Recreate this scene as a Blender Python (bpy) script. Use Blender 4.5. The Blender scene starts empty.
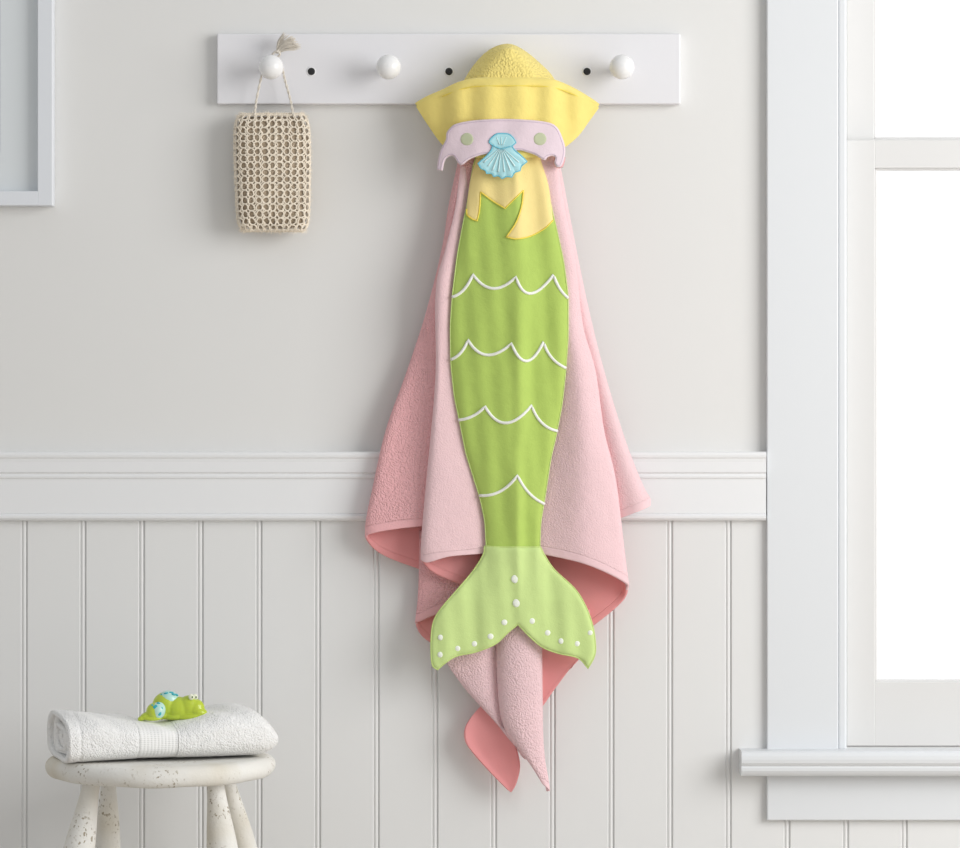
import bpy, bmesh, math, random
import numpy as np
from mathutils import Vector, Matrix
from mathutils.geometry import delaunay_2d_cdt
random.seed(7); rng = np.random.default_rng(7)
sc = bpy.context.scene
C = sc.collection

# ------------------------------------------------------------------ camera, world, light, exposure
D = 5.5            # camera distance from the wall (m)
S = 0.0016         # metres per picture unit on the wall
ZC = 0.97          # camera height
cam = bpy.data.cameras.new('camera'); cam.sensor_width = 36
cam.lens = 36 * D / (960 * S)
camo = bpy.data.objects.new('camera', cam); C.objects.link(camo)
camo.location = (0, -D, ZC); camo.rotation_euler = (math.pi/2, 0, 0)
sc.camera = camo

w = bpy.data.worlds.new('daylight'); sc.world = w; w.use_nodes = True
nt = w.node_tree; bg = nt.nodes['Background']
tc = nt.nodes.new('ShaderNodeTexCoord'); sx = nt.nodes.new('ShaderNodeSeparateXYZ')
rp = nt.nodes.new('ShaderNodeValToRGB')
nt.links.new(tc.outputs['Generated'], sx.inputs[0])
mr = nt.nodes.new('ShaderNodeMapRange'); mr.inputs[1].default_value = -1; mr.inputs[2].default_value = 1
nt.links.new(sx.outputs['Y'], mr.inputs[0]); nt.links.new(mr.outputs[0], rp.inputs[0])
nt.links.new(rp.outputs[0], bg.inputs[0])
rp.color_ramp.elements[0].position = 0.50; rp.color_ramp.elements[0].color = (.405, .41, .415, 1)
rp.color_ramp.elements[1].position = 0.60; rp.color_ramp.elements[1].color = (1, 1, 1, 1)
bg.inputs[1].default_value = 1.25

def area(name, loc, target, sx_, sy_, power, col):
    l = bpy.data.lights.new(name, 'AREA'); l.shape = 'RECTANGLE'; l.size = sx_; l.size_y = sy_
    l.energy = power; l.color = col
    o = bpy.data.objects.new(name, l); C.objects.link(o); o.location = loc
    o.rotation_euler = (Vector(target) - Vector(loc)).to_track_quat('-Z', 'Y').to_euler()
    return o
area('side_window_daylight', (2.65, -2.1, 1.75), (0.0, 0, 1.05), 2.1, 2.0, 88, (1.0, 0.99, 0.98))
sc.view_settings.view_transform = 'Standard'; sc.view_settings.look = 'None'
sc.view_settings.gamma = 1; sc.view_settings.use_curve_mapping = False
sc.view_settings.exposure = 0.0

# ------------------------------------------------------------------ helpers
def P(px, py, d=0.0):
    """a place read off the photograph at d millimetres in front of the wall"""
    d = d / 1000.0; k = S * (D - d) / D
    return Vector(((px - 480) * k, -d, ZC + (424 - py) * k))

def lk(nt, a, b): nt.links.new(a, b)

def material(name, col, rough=.6, sheen=0, sheen_tint=None, bump=None, coat=0, spec=.5, var=0, sss=0, trans=None):
    """bump = list of (kind, scale, strength, distance)"""
    m = bpy.data.materials.new(name); m.use_nodes = True
    n = m.node_tree; b = n.nodes['Principled BSDF']
    b.inputs['Base Color'].default_value = (*col, 1); b.inputs['Roughness'].default_value = rough
    b.inputs['Specular IOR Level'].default_value = spec
    b.inputs['Sheen Weight'].default_value = sheen; b.inputs['Sheen Roughness'].default_value = .5
    if sheen_tint: b.inputs['Sheen Tint'].default_value = (*sheen_tint, 1)
    b.inputs['Coat Weight'].default_value = coat
    if sss:
        b.inputs['Subsurface Weight'].default_value = sss; b.inputs['Subsurface Scale'].default_value = .01
        b.inputs['Subsurface Radius'].default_value = (1, .7, .5)
    tcn = n.nodes.new('ShaderNodeTexCoord')
    if var:
        no = n.nodes.new('ShaderNodeTexNoise'); no.inputs['Scale'].default_value = 40; no.inputs['Detail'].default_value = 5
        lk(n, tcn.outputs['Object'], no.inputs['Vector'])
        mx = n.nodes.new('ShaderNodeMix'); mx.data_type = 'RGBA'
        mx.inputs[6].default_value = (*[c*(1-var) for c in col], 1)
        mx.inputs[7].default_value = (*[min(1, c*(1+var)) for c in col], 1)
        lk(n, no.outputs[0], mx.inputs[0]); lk(n, mx.outputs[2], b.inputs['Base Color'])
    last = None
    for kind, scale, strength, dist in (bump or []):
        if kind == 'noise':
            t = n.nodes.new('ShaderNodeTexNoise'); t.inputs['Scale'].default_value = scale; t.inputs['Detail'].default_value = 3
            out = t.outputs[0]
        elif kind == 'terry':
            t = n.nodes.new('ShaderNodeTexVoronoi'); t.inputs['Scale'].default_value = scale; t.feature = 'SMOOTH_F1'
            inv = n.nodes.new('ShaderNodeMath'); inv.operation = 'SUBTRACT'; inv.inputs[0].default_value = 1
            lk(n, t.outputs['Distance'], inv.inputs[1]); out = inv.outputs[0]
        elif kind == 'wavex':
            t = n.nodes.new('ShaderNodeTexWave'); t.inputs['Scale'].default_value = scale; t.bands_direction = 'X'
            out = t.outputs[1]
        elif kind == 'wavez':
            t = n.nodes.new('ShaderNodeTexWave'); t.inputs['Scale'].default_value = scale; t.bands_direction = 'Z'
            out = t.outputs[1]
        elif kind == 'hem':
            t = None
            at = n.nodes.new('ShaderNodeAttribute'); at.attribute_name = 'hem'
            cr = n.nodes.new('ShaderNodeValToRGB')
            mrr = n.nodes.new('ShaderNodeMapRange'); mrr.inputs[2].default_value = 20
            lk(n, at.outputs['Fac'], mrr.inputs[0]); lk(n, mrr.outputs[0], cr.inputs[0])
            e = cr.color_ramp.elements; e[0].position = 0; e[0].color = (1,)*3+(1,); e[1].position = .35; e[1].color = (1,)*3+(1,)
            for p, v in ((.40, .0), (.45, 1), (.50, 1)):
                x = cr.color_ramp.elements.new(p); x.color = (v, v, v, 1)
            out = cr.outputs[0]
        if t: lk(n, tcn.outputs['Object'], t.inputs['Vector'])
        bm_ = n.nodes.new('ShaderNodeBump'); bm_.inputs['Strength'].default_value = strength; bm_.inputs['Distance'].default_value = dist
        if kind == 'terry' and any(q[0] == 'hem' for q in bump):      # no pile on the flat hem
            ha = n.nodes.new('ShaderNodeAttribute'); ha.attribute_name = 'hem'; hm = n.nodes.new('ShaderNodeMapRange')
            hm.inputs[1].default_value = 7.5; hm.inputs[2].default_value = 9.5; hm.inputs[3].default_value = strength*.2; hm.inputs[4].default_value = strength
            lk(n, ha.outputs['Fac'], hm.inputs[0]); lk(n, hm.outputs[0], bm_.inputs['Strength'])
        lk(n, out, bm_.inputs['Height'])
        if last: lk(n, last.outputs[0], bm_.inputs['Normal'])
        last = bm_
    if last: lk(n, last.outputs[0], b.inputs['Normal'])
    if trans:
        tr = n.nodes.new('ShaderNodeBsdfTranslucent'); tr.inputs[0].default_value = (*trans[1], 1)
        mx = n.nodes.new('ShaderNodeMixShader'); mx.inputs[0].default_value = trans[0]
        lk(n, b.outputs[0], mx.inputs[1]); lk(n, tr.outputs[0], mx.inputs[2])
        lk(n, mx.outputs[0], n.nodes['Material Output'].inputs[0])
    return m

def link(name, me, mats=None, parent=None, loc=None, smooth=True):
    o = bpy.data.objects.new(name, me); C.objects.link(o)
    if parent is not None:
        base = Vector((0, 0, 0)); q = parent
        while q is not None: base += q.location; q = q.parent
        o.parent = parent
        if loc is None: me.transform(Matrix.Translation(-base))
        else: me.transform(Matrix.Translation(-Vector(loc))); o.location = Vector(loc) - base
    elif loc is not None:
        me.transform(Matrix.Translation(-Vector(loc))); o.location = loc
    for m in (mats if isinstance(mats, (list, tuple)) else [mats]):
        if m: me.materials.append(m)
    if smooth:
        for p in me.polygons: p.use_smooth = True
    return o

def mesh(vs, fs, name='m'):
    me = bpy.data.meshes.new(name); me.from_pydata([tuple(v) for v in vs], [], [tuple(f) for f in fs]); me.update(); return me

def bmmesh(bm):
    bmesh.ops.recalc_face_normals(bm, faces=bm.faces)
    me = bpy.data.meshes.new('m'); bm.to_mesh(me); bm.free(); return me

def tag(o, label, cat=None, group=None, kind=None):
    o['label'] = label
    if cat: o['category'] = cat
    if group: o['group'] = group
    if kind: o['kind'] = kind
    return o

def thing(name, label, cat, loc, group=None):
    o = bpy.data.objects.new(name, None); C.objects.link(o); o.location = loc; o.empty_display_size = .05
    return tag(o, label, cat, group)

def add_box(bm, x0, x1, y0, y1, z0, z1, bev=0, seg=2):
    r = bmesh.ops.create_cube(bm, size=1)
    for v in r['verts']:
        v.co = Vector(((x0+x1)/2 + v.co.x*(x1-x0), (y0+y1)/2 + v.co.y*(y1-y0), (z0+z1)/2 + v.co.z*(z1-z0)))
    if bev:
        es = list({e for v in r['verts'] for e in v.link_edges})
        bmesh.ops.bevel(bm, geom=es, offset=bev, segments=seg, affect='EDGES', profile=.5)

def pbox(bm, px0, px1, py0, py1, d0, d1, bev=0, seg=2):
    """box whose front face (d1) spans the given picture rectangle"""
    a = P(px0, py1, d1); b = P(px1, py0, d1)
    add_box(bm, a.x, b.x, -d1/1000, -d0/1000, a.z, b.z, bev, seg)

def box_obj(name, args, mat, parent=None, loc=None):
    bm = bmesh.new()
    for a in args: pbox(bm, *a)
    o = link(name, bmmesh(bm), mat, parent, loc, smooth=False)
    return o

def cr(pts, n, closed=False):
    """Catmull-Rom through pts, n samples per span"""
    p = np.array(pts, float); N = len(p); out = []
    spans = N if closed else N-1
    for i in range(spans):
        if closed: a, b, c, d = p[(i-1) % N], p[i], p[(i+1) % N], p[(i+2) % N]
        else:
            b, c = p[i], p[i+1]
            a = p[i-1] if i > 0 else 2*b - c
            d = p[i+2] if i+2 < N else 2*c - b
        for k in range(n):
            t = k/n
            out.append(.5*((2*b) + (-a+c)*t + (2*a-5*b+4*c-d)*t*t + (-a+3*b-3*c+d)*t**3))
    if not closed: out.append(p[-1])
    return np.array(out)

def tube_data(path, r, sides=8, vs=None, fs=None, closed=False):
    vs = [] if vs is None else vs; fs = [] if fs is None else fs
    path = [Vector(p) for p in path]; n = len(path)
    rs = r if hasattr(r, '__len__') else [r]*n
    up = Vector((0, 0, 1)); base = len(vs); prev = None
    for i, p in enumerate(path):
        if closed: t = (path[(i+1) % n] - path[i-1])
        else: t = path[min(i+1, n-1)] - path[max(i-1, 0)]
        if t.length < 1e-9: t = Vector((0, 0, 1))
        t.normalize()
        if prev is None:
            a = t.orthogonal().normalized()
        else:
            a = prev - t*prev.dot(t)
            a = a.normalized() if a.length > 1e-6 else t.orthogonal().normalized()
        prev = a; b = t.cross(a)
        for k in range(sides):
            q = 2*math.pi*k/sides
            vs.append(p + (a*math.cos(q) + b*math.sin(q))*rs[i])
    m = n if closed else n-1
    for i in range(m):
        j = (i+1) % n
        for k in range(sides):
            l = (k+1) % sides
            fs.append((base+i*sides+k, base+i*sides+l, base+j*sides+l, base+j*sides+k))
    if not closed:
        fs.append(tuple(base+k for k in range(sides))[::-1])
        fs.append(tuple(base+(n-1)*sides+k for k in range(sides)))
    return vs, fs

def patch_data(rows, nu, nv, hem_from_last=True):
    """smooth cloth sheet through rows of (px, py, d)"""
    R = np.array([[list(c) for c in r] for r in rows], float)
    a = np.array([cr(r, nu) for r in R])                 # rows x U x 3
    b = np.array([cr(a[:, j], nv) for j in range(a.shape[1])])   # U x V x 3
    U, V = b.shape[:2]
    vs = []; hem = []
    for i in range(U):
        for j in range(V):
            vs.append(P(*b[i, j])); hem.append(float(np.hypot(*(b[i, j, :2]-b[i, -1, :2]))) if hem_from_last else 99.)
    fs = [(i*V+j, (i+1)*V+j, (i+1)*V+j+1, i*V+j+1) for i in range(U-1) for j in range(V-1)]
    return vs, fs, hem

def cloth(name, patches, mat, parent, thick=4.0, loc=None, smooth=True):
    """patches: list of (rows, nu, nv, matindex)"""
    vs = []; fs = []; hem = []; mi = []
    for rows, nu, nv, k, *rest in patches:
        v, f, h = patch_data(rows, nu, nv, *(rest[:1] or [True]))
        vn = (len(rows)-1)*nv; cut = rest[1]*nu*vn if len(rest) > 1 else 10**9
        o = len(vs); vs += v; hem += h; fs += [tuple(i+o for i in q) for q in f]; mi += [k if q < cut else rest[2] for q in range(len(f))]
    me = mesh(vs, fs)
    at = me.attributes.new('hem', 'FLOAT', 'POINT'); at.data.foreach_set('value', hem)
    o = link(name, me, mat, parent, loc)
    for p, k in zip(me.polygons, mi): p.material_index = k
    s = o.modifiers.new('thick', 'SOLIDIFY'); s.thickness = thick/1000; s.offset = 0
    return o

def outline(pts, corners=(), n=6):
    """closed outline, spline between corner points"""
    N = len(pts); corners = sorted(corners)
    if not corners: return cr(pts, n, True)
    out = []
    for a, b in zip(corners, corners[1:] + [corners[0]+N]):
        seg = [pts[i % N] for i in range(a, b+1)]
        c = cr(seg, n) if len(seg) > 2 else np.array(seg, float)
        if len(seg) == 2:
            k = max(2, int(np.hypot(*(c[1]-c[0]))/2)); c = np.array([c[0]+(c[1]-c[0])*t/k for t in range(k+1)])
        out += list(c[:-1])
    return np.array(out)

def dist_to(poly, q):
    a = poly; b = np.roll(poly, -1, 0); ab = b-a; L = (ab**2).sum(1)+1e-12
    t = np.clip(((q[:, None, :]-a)*ab).sum(2)/L, 0, 1)
    return np.sqrt((((a+t[..., None]*ab)-q[:, None, :])**2).sum(2)).min(1)

def inside(poly, q):
    x, y = q[:, 0:1], q[:, 1:2]; a = poly; b = np.roll(poly, -1, 0)
    c = ((a[:, 1] > y) != (b[:, 1] > y)) & (x < (b[:, 0]-a[:, 0])*(y-a[:, 1])/(b[:, 1]-a[:, 1]+1e-12)+a[:, 0])
    return c.sum(1) % 2 == 1

def applique(name, poly, dfun, mat, parent, thick=3., puff=1.5, r=3., step=2., loc=None, relief=None):
    """padded fabric shape: closed solid following the depth function"""
    lo = poly.min(0); hi = poly.max(0)
    gx, gy = np.meshgrid(np.arange(lo[0], hi[0], step), np.arange(lo[1], hi[1], step*.9))
    gx = gx + (np.arange(gx.shape[0]) % 2)[:, None]*step/2
    q = np.stack([gx.ravel(), gy.ravel()], 1)
    q = q[inside(poly, q)]; q = q[dist_to(poly, q) > step*.45]
    # extra ring just inside the edge for a round rim
    pts = [Vector(p) for p in poly] + [Vector(p) for p in q]
    n = len(poly)
    res = delaunay_2d_cdt(pts, [(i, (i+1) % n) for i in range(n)], [], 1, 1e-5)
    V2 = np.array([tuple(v) for v in res[0]]); F = res[2]
    ds = dist_to(poly, V2); ds[ds < .01] = 0
    d = np.array([dfun(x, y) for x, y in V2])
    f = d + puff*(np.sqrt(1-np.clip(1-ds/r, 0, 1)**2))
    if relief is not None: f = f + np.array([relief(x, y, k) for (x, y), k in zip(V2, ds)])
    N = len(V2)
    vs = [P(x, y, z) for (x, y), z in zip(V2, f)] + [P(x, y, z-thick) for (x, y), z in zip(V2, d)]
    fs = [tuple(t) for t in F] + [tuple(i+N for i in reversed(t)) for t in F]
    cnt = {}
    for t in F:
        t = list(t)
        for a, b in zip(t, t[1:]+t[:1]): cnt[(a, b)] = 1
    for (a, b) in list(cnt):
        if (b, a) not in cnt: fs.append((b, a, a+N, b+N))
    me = mesh(vs, fs)
    bm = bmesh.new(); bm.from_mesh(me); bmesh.ops.recalc_face_normals(bm, faces=bm.faces); bm.to_mesh(me); bm.free()
    return link(name, me, mat, parent, loc)

def lathe(prof, seg=32, axis='y'):
    """prof: list of (r, h); axis y points out of the wall, z up"""
    vs = []; fs = []
    for r, h in prof:
        for k in range(seg):
            a = 2*math.pi*k/seg
            vs.append((r*math.cos(a), -h, r*math.sin(a)) if axis == 'y' else (r*math.cos(a), r*math.sin(a), h))
    for i in range(len(prof)-1):
        for k in range(seg):
            l = (k+1) % seg
            fs.append((i*seg+k, i*seg+l, (i+1)*seg+l, (i+1)*seg+k))
    fs.append(tuple(range(seg))); fs.append(tuple((len(prof)-1)*seg+k for k in range(seg)))
    me = mesh(vs, fs); bm = bmesh.new(); bm.from_mesh(me); bmesh.ops.recalc_face_normals(bm, faces=bm.faces); bm.to_mesh(me); bm.free()
    return me

# ------------------------------------------------------------------ materials
M = {}
M['wall'] = material('wall_paint', (.765, .765, .752), .75, bump=[('noise', 60, .06, .002), ('noise', 4, .10, .01)])
M['bead'] = material('wainscot_paint', (.78, .785, .78), .5, bump=[('noise', 30, .04, .002)])
M['trim'] = material('trim_paint', (.83, .84, .85), .42, bump=[('noise', 35, .05, .002)])
M['casing'] = material('casing_paint', (.735, .758, .78), .42, bump=[('noise', 35, .05, .002)])
M['sash'] = material('sash_paint', (.70, .698, .69), .55)
M['rail'] = material('rail_paint', (.80, .80, .83), .4, bump=[('noise', 25, .08, .002)])
M['knob'] = material('knob_paint', (.86, .86, .86), .25)
M['frame'] = material('frame_paint', (.76, .79, .83), .4)
M['mat'] = material('mat_board', (.74, .78, .80), .9)
M['art'] = material('art_print', (.45, .47, .50), .8)
M['floor'] = material('floor_boards', (.55, .50, .44), .5, var=.1)
M['black'] = material('black_screw', (.012, .012, .013), .5)
M['white_ring'] = material('screw_recess', (.85, .85, .86), .5)
M['velour'] = material('pink_velour', (.92, .665, .69), .85, trans=(.12, (.95, .52, .52)), sheen=.25, sheen_tint=(1, .9, .9), spec=.2, var=.03,
                       bump=[('hem', 0, .5, .002), ('terry', 520, .5, .0018), ('noise', 45, .35, .004)])
M['terry'] = material('pink_terry', (.95, .54, .56), .95, trans=(.14, (.95, .42, .42)), sheen=.3, sheen_tint=(1, .85, .85), spec=.1, var=.03,
                      bump=[('hem', 0, .6, .002), ('terry', 430, .9, .003), ('noise', 45, .3, .003)])
M['terry_lit'] = material('pink_terry_lit', (.97, .71, .74), .95, trans=(.13, (.95, .5, .5)), sheen=.3, sheen_tint=(1, .9, .9), spec=.1, var=.03,  # same pink terry, made paler to put its stronger lighting into the colour
                      bump=[('hem', 0, .6, .002), ('terry', 430, .8, .003)])
M['inside'] = material('pink_fold_bleed', (.96, .47, .475), .9, spec=.1, var=.03, trans=(.3, (.98, .40, .38)),  # light bleeding between the folds is painted in as a deeper pink
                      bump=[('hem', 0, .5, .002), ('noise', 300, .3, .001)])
M['green'] = material('green_velour', (.445, .60, .135), .85, sheen=.35, sheen_tint=(.9, 1, .7), spec=.2, var=.06,
                      bump=[('noise', 500, .3, .001), ('noise', 60, .35, .003)])
M['fin'] = material('fin_velour', (.60, .76, .30), .85, sheen=.35, sheen_tint=(.95, 1, .8), spec=.2, var=.04,
                    bump=[('noise', 500, .3, .001), ('noise', 60, .3, .003)])
M['green_cord'] = material('green_piping', (.60, .74, .26), .7, bump=[('noise', 900, .5, .001)])
M['thread_white'] = material('white_stitching', (.88, .89, .84), .6, sheen=.2, bump=[('noise', 900, .5, .001)])
M['yellow'] = material('yellow_velour', (.96, .80, .25), .85, trans=(.1, (.95, .7, .15)), sheen=.45, sheen_tint=(1, 1, .7), spec=.2, var=.05,
                       bump=[('noise', 500, .3, .001), ('noise', 60, .4, .004)])
M['yellow_terry'] = material('yellow_terry', (.96, .80, .27), .95, trans=(.1, (.95, .7, .15)), sheen=.3, sheen_tint=(1, 1, .7), spec=.1, var=.05,
                             bump=[('terry', 330, .9, .003)])
M['hair'] = material('pale_yellow_velour', (.90, .735, .31), .85, sheen=.3, sheen_tint=(1, 1, .8), spec=.2, var=.04,
                     bump=[('noise', 500, .3, .001), ('noise', 60, .3, .003)])
M['yellow_cord'] = material('yellow_piping', (.92, .74, .10), .7, bump=[('noise', 900, .5, .001)])
M['lavender'] = material('lavender_felt', (.76, .63, .69), .9, sheen=.3, spec=.15, var=.04, bump=[('noise', 500, .3, .001), ('noise', 80, .3, .003)])
M['lav_thread'] = material('lavender_thread', (.66, .55, .66), .8, bump=[('noise', 900, .5, .001)])
M['blue'] = material('aqua_satin_thread', (.42, .74, .80), .5, sheen=.2, bump=[('noise', 400, .4, .001)])
M['blue_dark'] = material('blue_satin_thread', (.16, .55, .69), .5, bump=[('noise', 900, .5, .001)])
M['blue_pale'] = material('pale_aqua_thread', (.68, .87, .88), .5, bump=[('noise', 900, .5, .001)])
M['sage'] = material('sage_embroidery', (.53, .57, .38), .7, bump=[('wavex', 300, .3, .001)])
M['dot'] = material('white_embroidery', (.88, .92, .82), .55, bump=[('noise', 700, .4, .001)])
M['sisal'] = material('sisal_cord', (.90, .81, .68), .85, spec=.2, var=.12, bump=[('noise', 700, .6, .001)])
M['sisal_shade'] = material('sisal_shade_pad', (.42, .34, .25), .95, spec=.1, var=.15, bump=[('terry', 250, .8, .003)])  # dark brown paints in the shade of the net's interior
M['string'] = material('cotton_string', (.74, .69, .61), .85, var=.1, bump=[('noise', 900, .5, .001)])
M['white_terry'] = material('white_terry', (.90, .90, .89), .95, sheen=.35, spec=.1, bump=[('terry', 430, .7, .003), ('noise', 60, .5, .006)])
M['white_hem'] = material('white_cotton_hem', (.86, .86, .84), .85, sheen=.2, bump=[('noise', 400, .3, .001)])
M['white_dobby'] = material('white_woven_band', (.89, .89, .88), .7, sheen=.2, bump=[('wavez', 110, .35, .0012), ('noise', 500, .2, .001)])
M['toy'] = material('lime_rubber', (.50, .62, .045), .3, coat=.3, sss=.15, var=.05)
M['toy_shell'] = material('pale_aqua_rubber', (.50, .76, .68), .3, coat=.3)
M['toy_spot'] = material('blue_rubber', (.03, .42, .50), .3, coat=.3)
M['toy_eye'] = material('white_toy_eye', (.85, .88, .70), .25, coat=.4)
M['toy_pupil'] = material('dark_toy_pupil', (.10, .16, .05), .25)

def stool_mat():
    m = material('worn_white_chalk_paint', (.80, .78, .72), .7, bump=[('noise', 40, .3, .004), ('noise', 220, .3, .002)])
    n = m.node_tree; b = n.nodes['Principled BSDF']; t = n.nodes.new('ShaderNodeTexCoord')
    mp = n.nodes.new('ShaderNodeMapping'); mp.inputs['Scale'].default_value = (1, 1, .8); lk(n, t.outputs['Object'], mp.inputs[0])
    a = n.nodes.new('ShaderNodeTexNoise'); a.inputs['Scale'].default_value = 210; a.inputs['Detail'].default_value = 5; lk(n, mp.outputs[0], a.inputs[0])
    c = n.nodes.new('ShaderNodeTexNoise'); c.inputs['Scale'].default_value = 16; c.inputs['Detail'].default_value = 2; lk(n, t.outputs['Object'], c.inputs[0])
    def ramp(src, p0, p1):
        r = n.nodes.new('ShaderNodeMapRange'); r.inputs[1].default_value = p0; r.inputs[2].default_value = p1; lk(n, src, r.inputs[0]); return r.outputs[0]
    chips = ramp(a.outputs[0], .575, .64); reg = ramp(c.outputs[0], .50, .64)
    mu = n.nodes.new('ShaderNodeMath'); mu.operation = 'MULTIPLY'; lk(n, chips, mu.inputs[0]); lk(n, reg, mu.inputs[1])
    big = n.nodes.new('ShaderNodeTexNoise'); big.inputs['Scale'].default_value = 9; lk(n, t.outputs['Object'], big.inputs[0])
    mx = n.nodes.new('ShaderNodeMix'); mx.data_type = 'RGBA'; mx.inputs[6].default_value = (.80, .79, .75, 1); mx.inputs[7].default_value = (.66, .61, .50, 1)
    lk(n, ramp(big.outputs[0], .48, .75), mx.inputs[0])
    m2 = n.nodes.new('ShaderNodeMix'); m2.data_type = 'RGBA'; m2.inputs[7].default_value = (.34, .29, .21, 1)
    lk(n, mu.outputs[0], m2.inputs[0]); lk(n, mx.outputs[2], m2.inputs[6]); lk(n, m2.outputs[2], b.inputs['Base Color'])
    return m
M['stool'] = stool_mat()

def glass_mat():
    m = bpy.data.materials.new('window_glass'); m.use_nodes = True; n = m.node_tree; n.nodes.clear()
    o = n.nodes.new('ShaderNodeOutputMaterial'); t = n.nodes.new('ShaderNodeBsdfTransparent'); g = n.nodes.new('ShaderNodeBsdfGlossy')
    g.inputs['Roughness'].default_value = .02; 
    mx = n.nodes.new('ShaderNodeMixShader'); mx.inputs[0].default_value = .025; lk(n, t.outputs[0], mx.inputs[1]); lk(n, g.outputs[0], mx.inputs[2]); lk(n, mx.outputs[0], o.inputs[0])
    return m
M['glass'] = glass_mat()

# ------------------------------------------------------------------ room shell
zt = 2.6
WX0, WX1 = P(845, 0).x, P(1187, 0).x          # window opening
WZ0, WZ1 = P(0, 752).z, P(0, -420).z
bm = bmesh.new()
add_box(bm, -3, WX0, 0, .12, 0, zt); add_box(bm, WX1, 3, 0, .12, 0, zt)
add_box(bm, WX0, WX1, 0, .12, 0, WZ0); add_box(bm, WX0, WX1, 0, .12, WZ1, zt)
tag(link('wall_back', bmmesh(bm), M['wall'], smooth=False), 'smooth off-white painted wall above the wainscot', 'wall', kind='structure')
bm = bmesh.new(); add_box(bm, -3, 3, -6, 0.12, -.05, 0)
tag(link('floor', bmmesh(bm), M['floor'], smooth=False), 'floor under the stool', 'floor', kind='structure')
bm = bmesh.new(); add_box(bm, -3, 3, -.022, 0, 0, .13, .004)
tag(link('baseboard_back', bmmesh(bm), M['trim'], smooth=False), 'white baseboard along the foot of the wainscot', 'baseboard', kind='structure')

# beadboard wainscot: one extruded profile, part left of the window casing and part under the window
def beadboard(bm, xa, xb, z0, z1):
    pitch = 58.6; prof = []     # (x metres, d mm)
    T = 7.0
    k0 = int((xa/S + 480 - 25)//pitch) - 1; k1 = int((xb/S + 480 - 25)//pitch) + 2
    for k in range(k0, k1):
        c = (25 + pitch*k - 480)*S
        for dx, d in ((-.0058, T), (-.0050, T-1.6), (-.0040, T-2.2), (-.0034, T-1.6), (-.0022, T-.5), (-.0006, T), (.001, T-.4), (.0022, T-1.5),
                      (.0027, T-3.4), (.0041, T-3.6), (.0048, T-.8), (.0056, T)):
            x = c + dx
            if xa < x < xb: prof.append((x, d))
    prof = [(xa, T)] + prof + [(xb, T)]
    top = [bm.verts.new((x, -d/1000, z1)) for x, d in prof] ; bot = [bm.verts.new((x, -d/1000, z0)) for x, d in prof]
    for i in range(len(prof)-1): bm.faces.new((bot[i], bot[i+1], top[i+1], top[i]))
bm = bmesh.new()
beadboard(bm, -3, P(768, 0, 20).x, .13, P(0, 515).z)
beadboard(bm, P(768, 0, 20).x, P(1261, 0, 20).x, .13, P(0, 800).z)
beadboard(bm, P(1261, 0, 20).x, 3, .13, P(0, 515).z)
tag(link('trim_1', bmmesh(bm), M['bead'], smooth=False), 'white beadboard wainscot covering the lower wall', 'wainscot', kind='structure')

# chair rail profile (py, d)
RP = [(451.6, 0), (451.6, 24), (452.6, 27), (455, 28), (457, 27.5), (459, 25.5), (462, 24.8), (472.2, 24.5), (473.2, 22), (474, 21.3), (475, 22.2), (476.4, 23.2), (478, 22.5),
      (479, 20.6), (480.4, 20.2), (511.5, 20.2), (512.8, 20.2), (513.6, 19), (514.4, 21), (516, 23.5), (518, 23.2), (519.6, 21), (520.6, 17), (521, 0)]
def rail_strip(bm, xa, xb):
    rows = []
    for x in (xa, xb): rows.append([bm.verts.new((x, -d/1000, ZC + (424-py)*S*(D-d/1000)/D)) for py, d in RP])
    for i in range(len(RP)-1): bm.faces.new((rows[0][i], rows[1][i], rows[1][i+1], rows[0][i+1]))
    for r in rows: bm.faces.new(r)
bm = bmesh.new(); rail_strip(bm, -3, P(766.2, 0, 22).x)
tag(link('trim_2', bmmesh(bm), M['trim'], smooth=False), 'white moulded chair rail on top of the wainscot', 'chair rail', kind='structure')
bm = bmesh.new(); rail_strip(bm, P(1261, 0, 22).x, 3)
tag(link('trim_3', bmmesh(bm), M['trim'], smooth=False), 'white moulded chair rail beyond the far side of the window', 'chair rail', kind='structure')

# window
win = thing('window_1', 'white double-hung sash window with bright white daylight behind it', 'window', P(1016, 752, 0)); win['kind'] = 'structure'
box_obj('casing', [(767, 838.2, -410, 751, 0, 18.5, .0018)], M['casing'], win)
box_obj('casing', [(1194, 1261, -410, 750, 0, 22, .0022)], M['casing'], win)
box_obj('casing', [(755, 1273, -490, -411, 0, 24, .003)], M['casing'], win)
box_obj('stop', [(838.0, 846.9, -410, 750, -45, 16, .004, 4)], M['casing'], win)
box_obj('stop', [(1186, 1193.8, -410, 749, -45, 15, .003, 3)], M['casing'], win)
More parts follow.
